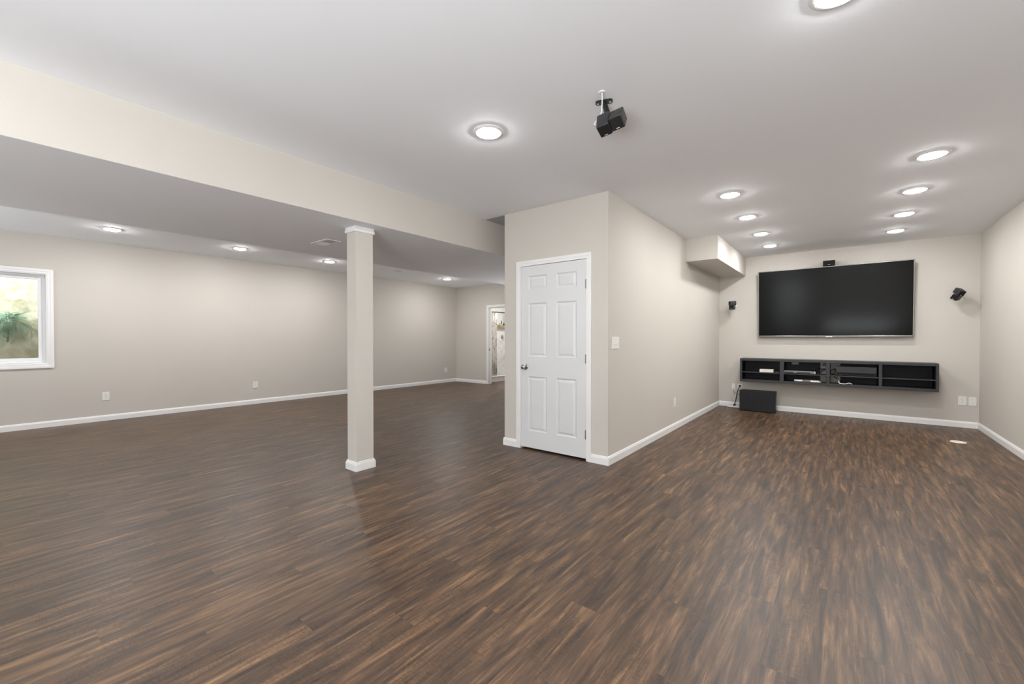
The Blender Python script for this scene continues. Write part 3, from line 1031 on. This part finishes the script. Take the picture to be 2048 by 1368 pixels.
hb.tube([inv @ Vector(p) for p in ((-1.125, 2.335, 2.570), (-1.085, 2.335, 2.555), (-1.035, 2.35, 2.56))], 0.014, 10)
hb.build('bracket_neck', M['black'], hs, True)
pl = MB()
pm = Matrix.Translation((-1.145, 2.352, H - 0.0065)) @ Matrix.Rotation(math.atan2(2.364 - 2.339, 0.071), 4, 'Z')
poly = [(0.032 + 0.019 * math.cos(a), 0.019 * math.sin(a)) for a in [(-90 + 15 * k) * PI / 180 for k in range(13)]] + [(-0.032 + 0.019 * math.cos(a), 0.019 * math.sin(a)) for a in [(90 + 15 * k) * PI / 180 for k in range(13)]]
pl.prism(poly, 'z', -0.006, 0.006, inv @ pm)
plo = pl.build('mounting_plate', M['black'], hs)
for dx in (-0.036, 0.036):
    MB().lathe([(0, 0), (0.006, 0), (0.005, -0.002), (0, -0.003)], 12, inv @ pm @ Matrix.Translation((dx, 0, -0.006)), False).build('screw', M['silver'], plo)
cable = MB()
cable.tube([inv @ Vector(p) for p in ((-1.113, 2.259, 2.688), (-1.113, 2.262, 2.64), (-1.118, 2.255, 2.56), (-1.150, 2.235, 2.505), (-1.135, 2.25, 2.51), (-1.10, 2.29, 2.55), (-1.06, 2.33, 2.56))], 0.0035, 8)
cable.lathe([(0, 0), (0.020, 0), (0.018, -0.005), (0, -0.006)], 18, inv @ Matrix.Translation((-1.113, 2.259, H - 0.0005)), False)
cable.build('speaker_cable', M['cable_white'], hs, True)['label'] = 'white cable rising to the ceiling'

# ------------------------------------------------------------------ air register in the beam's underside
vt = empty('air_register', (-4.455, 2.355, BZ))
tag(vt, 'white slatted air register in the underside of the beam', 'air vent')
vm = MB()
vw, vd = 0.165, 0.085
vm.box(-vw, vw, -vd, -vd + 0.026, -0.007, -0.0005, 0.002).box(-vw, vw, vd - 0.026, vd, -0.007, -0.0005, 0.002).box(-vw, -vw + 0.026, -vd + 0.02, vd - 0.02, -0.007, -0.0005, 0.002).box(vw - 0.026, vw, -vd + 0.02, vd - 0.02, -0.007, -0.0005, 0.002)
vm.build('frame', M['trim'], vt)
MB().box(-vw + 0.02, vw - 0.02, -vd + 0.02, vd - 0.02, -0.0015, -0.0005).build('duct_opening', M['black'], vt)
MB().box(-0.004, 0.004, -vd + 0.024, vd - 0.024, -0.007, -0.001).build('center_bar', M['trim'], vt)
for half, ang in ((-1, -0.6), (1, 0.75)):
    for k in range(7):
        x = half * (0.022 + k * 0.0185)
        MB().box(-0.0055, 0.0055, -vd + 0.025, vd - 0.025, -0.0005, 0.0005, 0, 1, Matrix.Translation((x, 0, -0.0055)) @ Matrix.Rotation(ang, 4, 'Y')).build('slat', M['trim'], vt)

# ------------------------------------------------------------------ floating media shelf
SX0, SX1, SZ0, SZ1, SY = -1.406, 1.048, 0.500, 0.897, YF - 0.305
ms = empty('media_shelf', ((SX0 + SX1) / 2, YF, SZ0))
ms['_world'] = 1
tag(ms, 'long black floating media shelf under the television', 'shelf')
e = 0.0005
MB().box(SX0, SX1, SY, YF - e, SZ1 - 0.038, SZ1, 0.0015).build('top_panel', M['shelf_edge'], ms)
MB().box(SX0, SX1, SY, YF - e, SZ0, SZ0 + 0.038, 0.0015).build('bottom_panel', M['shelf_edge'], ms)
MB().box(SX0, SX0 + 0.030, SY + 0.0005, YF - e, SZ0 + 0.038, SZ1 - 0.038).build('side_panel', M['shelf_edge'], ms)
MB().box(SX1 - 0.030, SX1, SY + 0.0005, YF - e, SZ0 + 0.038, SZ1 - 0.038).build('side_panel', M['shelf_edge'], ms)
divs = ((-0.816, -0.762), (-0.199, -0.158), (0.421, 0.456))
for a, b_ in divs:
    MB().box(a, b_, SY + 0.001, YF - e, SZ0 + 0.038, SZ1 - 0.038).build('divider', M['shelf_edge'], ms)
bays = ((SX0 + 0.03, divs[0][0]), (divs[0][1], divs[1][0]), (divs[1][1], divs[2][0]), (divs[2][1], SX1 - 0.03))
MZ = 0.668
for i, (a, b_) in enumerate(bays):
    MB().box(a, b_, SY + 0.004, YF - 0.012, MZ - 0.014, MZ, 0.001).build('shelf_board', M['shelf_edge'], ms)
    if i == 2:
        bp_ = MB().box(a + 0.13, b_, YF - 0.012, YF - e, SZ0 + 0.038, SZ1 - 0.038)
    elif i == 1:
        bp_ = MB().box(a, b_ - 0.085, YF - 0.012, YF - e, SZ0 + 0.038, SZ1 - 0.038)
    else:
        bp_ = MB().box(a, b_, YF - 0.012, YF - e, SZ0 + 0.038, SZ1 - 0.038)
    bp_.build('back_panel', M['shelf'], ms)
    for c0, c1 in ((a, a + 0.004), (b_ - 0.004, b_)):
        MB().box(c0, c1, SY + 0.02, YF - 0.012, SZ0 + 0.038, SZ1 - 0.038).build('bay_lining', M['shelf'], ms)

SB = SZ0 + 0.038      # lower deck
# cream box
cbx = empty('router_box', (-1.012, SY + 0.06, MZ))
tag(cbx, 'small cream box on the upper deck of the left shelf bay', 'box')
MB().box(-0.100, 0.100, -0.030, 0.10, 0.0, 0.052, 0.004, 2).build('body', M['cream'], cbx)
MB().prism([(-0.0999, 0.004), (-0.06, 0.004), (-0.025, 0.05), (-0.0999, 0.05)], 'y', -0.0312, -0.030).build('label_patch', M['silver'], cbx)['label'] = 'greyish front corner'
rm = empty('remote_control', (-0.862, SY + 0.05, MZ))
tag(rm, 'small black remote beside the cream box', 'remote')
MB().box(-0.035, 0.035, -0.015, 0.06, 0.0, 0.018, 0.007, 3).build('body', M['black'], rm, True)
MB().box(-0.012, 0.012, -0.0155, -0.010, 0.006, 0.010, 0.001).build('button', M['grey'], rm)
# disc player
dp = empty('disc_player', (-0.553, SY + 0.035, MZ))
tag(dp, 'slim dark disc player with a silver front on the upper shelf', 'disc player')
MB().box(-0.213, 0.213, 0.0, 0.20, 0.004, 0.047, 0.003, 2).build('case', M['black'], dp)
MB().box(-0.214, 0.214, -0.006, 0.001, 0.027, 0.048, 0.002, 2).build('front_strip', M['grey'], dp)['label'] = 'grey upper front strip'
MB().box(-0.214, -0.202, -0.0065, 0.001, 0.012, 0.048, 0.002).box(0.202, 0.214, -0.0065, 0.001, 0.005, 0.048, 0.002).build('end_cap', M['silver'], dp)
for x in (-0.065, -0.045, 0.155, 0.172, 0.189):
    MB().box(x - 0.006, x + 0.006, -0.008, -0.004, 0.016, 0.024, 0.001).build('button', M['silver'], dp)
for x in (-0.18, 0.18):
    MB().box(x - 0.012, x + 0.012, 0.02, 0.05, 0.0, 0.005).build('foot', M['black'], dp)
# silver console on the lower deck
sc_ = empty('game_console', (-0.445, SY + 0.045, SB))
tag(sc_, 'flat silver console with a taupe middle on the lower shelf', 'console')
MB().box(-0.175, -0.060, -0.02, 0.15, 0.008, 0.034, 0.004, 2).build('left_wing', M['silver'], sc_, True)
MB().box(-0.062, 0.042, -0.026, 0.15, 0.0, 0.037, 0.003, 2).build('center_body', M['brown_dev'], sc_, True)['label'] = 'taupe middle body'
MB().prism([(0.040, 0.008), (0.178, 0.008), (0.150, 0.032), (0.040, 0.034)], 'y', -0.02, 0.15).build('right_wing', M['silver'], sc_)
# grey plate hanging in the second bay, pale outlet plate at its right end
gp = empty('vent_plate', (-0.627, YF - 0.014, 0.822))
tag(gp, 'small grey plate at the top back of the second shelf bay', 'plate')
MB().box(-0.052, 0.052, -0.010, 0.0, -0.020, 0.036, 0.003).build('plate_body', M['grey'], gp)
MB().box(-0.042, 0.042, -0.0115, -0.009, -0.010, 0.028, 0.001).build('face', M['greyblue'], gp)
ob = empty('cable_box', (-0.240, YF - 0.002, 0.745))
tag(ob, 'pale blue-grey outlet plate behind the black cables in the second bay', 'wall plate')
MB().box(-0.034, 0.034, -0.010, 0.0, -0.062, 0.050, 0.003).build('cover_plate', M['greyblue'], ob)
MB().box(-0.018, 0.022, -0.035, -0.009, -0.020, 0.012, 0.006, 2).build('plug', M['black'], ob)
MB().box(-0.016, 0.026, -0.030, -0.009, 0.052, 0.092, 0.004, 2).build('adapter', M['black'], ob)
# coil of black cable
co = MB()
pts = []
for k in range(44):
    a = k * 2 * PI / 11
    pts.append((-0.305 + 0.042 * math.cos(a) * (1 + 0.05 * math.sin(k)), SY + 0.16 + 0.0012 * k, MZ + 0.056 + 0.048 * math.sin(a) * (1 + 0.06 * math.cos(k * 1.3))))
pts += [(-0.25, SY + 0.20, MZ + 0.06), (-0.225, SY + 0.26, MZ + 0.075)]
cobj = co.tube(pts, 0.0045, 6, 2).build('cable_coil', M['cable_black'], None, True)
tag(cobj, 'coil of black cable beside the disc player', 'cable')
# receiver in the third bay
rc = empty('media_receiver', (0.165, SY + 0.07, MZ))
tag(rc, 'wide matt black receiver in the third shelf bay', 'receiver')
MB().box(-0.245, 0.235, 0.0, 0.19, 0.008, 0.142, 0.003, 2).build('case', M['black'], rc)
MB().box(-0.235, 0.225, -0.003, 0.001, 0.016, 0.048, 0.001).build('front_strip', M['black_cloth'], rc)
MB().lathe([(0, 0), (0.019, 0), (0.018, 0.012), (0, 0.012)], 22, Matrix.Translation((0.18, 0.0, 0.09)) @ Matrix.Rotation(PI / 2, 4, 'X'), False).build('dial', M['black'], rc, True)
for x in (-0.2, 0.2):
    MB().box(x - 0.015, x + 0.015, 0.02, 0.05, 0.0, 0.009).build('foot', M['black'], rc)
kb = MB()
kb.tube([(-0.135, SY + 0.13, MZ + 0.006), (-0.150, SY + 0.12, MZ + 0.05), (-0.125, SY + 0.12, MZ + 0.085), (-0.098, SY + 0.14, MZ + 0.09), (-0.088, SY + 0.17, MZ + 0.05), (-0.105, SY + 0.16, MZ + 0.012), (-0.13, SY + 0.2, MZ + 0.02)], 0.0055, 8)
kb.tube([(-0.115, SY + 0.10, MZ + 0.006), (-0.118, SY + 0.10, MZ + 0.05), (-0.10, SY + 0.11, MZ + 0.10), (-0.085, SY + 0.14, MZ + 0.098)], 0.0045, 8)
tag(kb.build('receiver_cable', M['cable_black'], None, True), 'looped black cables left of the receiver', 'cable')
wcab = MB()
wcab.tube([(-0.135, YF - 0.03, MZ - 0.03), (-0.10, YF - 0.08, MZ - 0.05), (-0.055, SY + 0.08, SB + 0.055), (-0.043, SY + 0.05, SB + 0.046), (-0.045, SY + 0.03, SB + 0.022), (-0.015, SY + 0.02, SB + 0.0075), (0.028, SY + 0.02, SB + 0.0075), (0.055, SY + 0.03, SB + 0.012), (0.082, SY + 0.03, SB + 0.022), (0.112, SY + 0.03, SB + 0.0075)], 0.0058, 10)
tag(wcab.build('white_cable', M['cable_white'], None, True), 'white cable curling on the lower deck of the third bay', 'cable')
bcab = MB()
bcab.tube([(-0.12, YF - 0.03, MZ - 0.02), (-0.07, YF - 0.06, SB + 0.07), (-0.01, YF - 0.10, SB + 0.02), (0.12, YF - 0.14, SB + 0.006), (0.2, YF - 0.10, SB + 0.006)], 0.005, 8)
tag(bcab.build('black_cable', M['cable_black'], None, True), 'thin black cable behind the white one in the third bay', 'cable')

# ------------------------------------------------------------------ subwoofer and its leads
sw = empty('subwoofer', (-1.130, 8.215, 0))
tag(sw, 'black box subwoofer standing on the floor below the shelf', 'subwoofer')
MB().box(-0.268, 0.262, -0.090, 0.095, 0.008, 0.350, 0.006, 2).build('cabinet', M['sub'], sw)
MB().box(0.2615, 0.264, -0.06, 0.07, 0.03, 0.32, 0.001).build('side_panel', M['black'], sw)
for z in (0.025, 0.305):
    MB().box(0.262, 0.267, -0.065, -0.035, z, z + 0.028, 0.002).build('corner_block', M['black'], sw)
for x in (-0.24, 0.235):
    for y in (-0.07, 0.075):
        MB().lathe([(0, 0), (0.012, 0), (0.014, 0.009), (0, 0.009)], 12, Matrix.Translation((x, y, 0)), False).build('foot', M['black'], sw)
ps = empty('power_strip', (-1.525, 8.405, 0), (0, 0, math.radians(-6)))
tag(ps, 'white power strip on the floor left of the subwoofer', 'power strip')
MB().box(-0.115, 0.115, -0.026, 0.026, 0.0, 0.032, 0.006, 2).build('strip_body', M['plastic_white'], ps)
MB().box(-0.02, 0.02, -0.014, 0.014, 0.031, 0.060, 0.005, 2).build('plug', M['black'], ps)
for x in (-0.085, -0.05, 0.05, 0.085):
    MB().box(x - 0.011, x + 0.011, -0.012, 0.012, 0.031, 0.034, 0.002).build('socket', M['plastic_slot'], ps)
cord1 = MB()
cord1.box(-1.470, -1.437, YF - 0.038, YF - 0.008, 0.372, 0.402, 0.005)
cord1.tube([(-1.455, YF - 0.032, 0.378), (-1.478, YF - 0.045, 0.32), (-1.500, YF - 0.05, 0.22), (-1.510, YF - 0.06, 0.14), (-1.528, YF - 0.085, 0.062)], 0.0065, 8)
tag(cord1.build('plug_lead', M['cable_black'], None, True), 'black lead from the outlet down to the power strip', 'lead')
cord2 = MB()
cord2.tube([(-1.562, YF - 0.008, 0.335), (-1.566, YF - 0.02, 0.30), (-1.530, YF - 0.03, 0.26), (-1.470, YF - 0.04, 0.235), (-1.405, YF - 0.12, 0.225)], 0.006, 8)
tag(cord2.build('speaker_lead', M['cable_grey'], None, True), 'grey lead from the cable plate to the subwoofer', 'lead')
cord3 = MB()
cord3.tube([(-1.568, YF - 0.008, 0.345), (-1.577, YF - 0.025, 0.25), (-1.560, YF - 0.03, 0.17), (-1.53, YF - 0.035, 0.11), (-1.47, YF - 0.045, 0.05), (-1.43, YF - 0.06, 0.006)], 0.005, 8)
tag(cord3.build('pale_lead', M['cable_white'], None, True), 'pale lead hanging from the cable plate to the floor', 'lead')

# ------------------------------------------------------------------ floor cover
fd = empty('floor_outlet_cover', (1.097, 7.270, 0))
tag(fd, 'round cream floor outlet cover near the right wall', 'floor outlet')
MB().lathe([(0, 0), (0.072, 0), (0.071, 0.004), (0.064, 0.007), (0, 0.0075)], 36, None, False).build('cover', M['disc'], fd, True)
MB().box(-0.012, 0.012, -0.002, 0.002, 0.007, 0.0085).build('slot', M['hinge'], fd)
for o in bpy.data.objects:
    if '_world' in o:
        del o['_world']
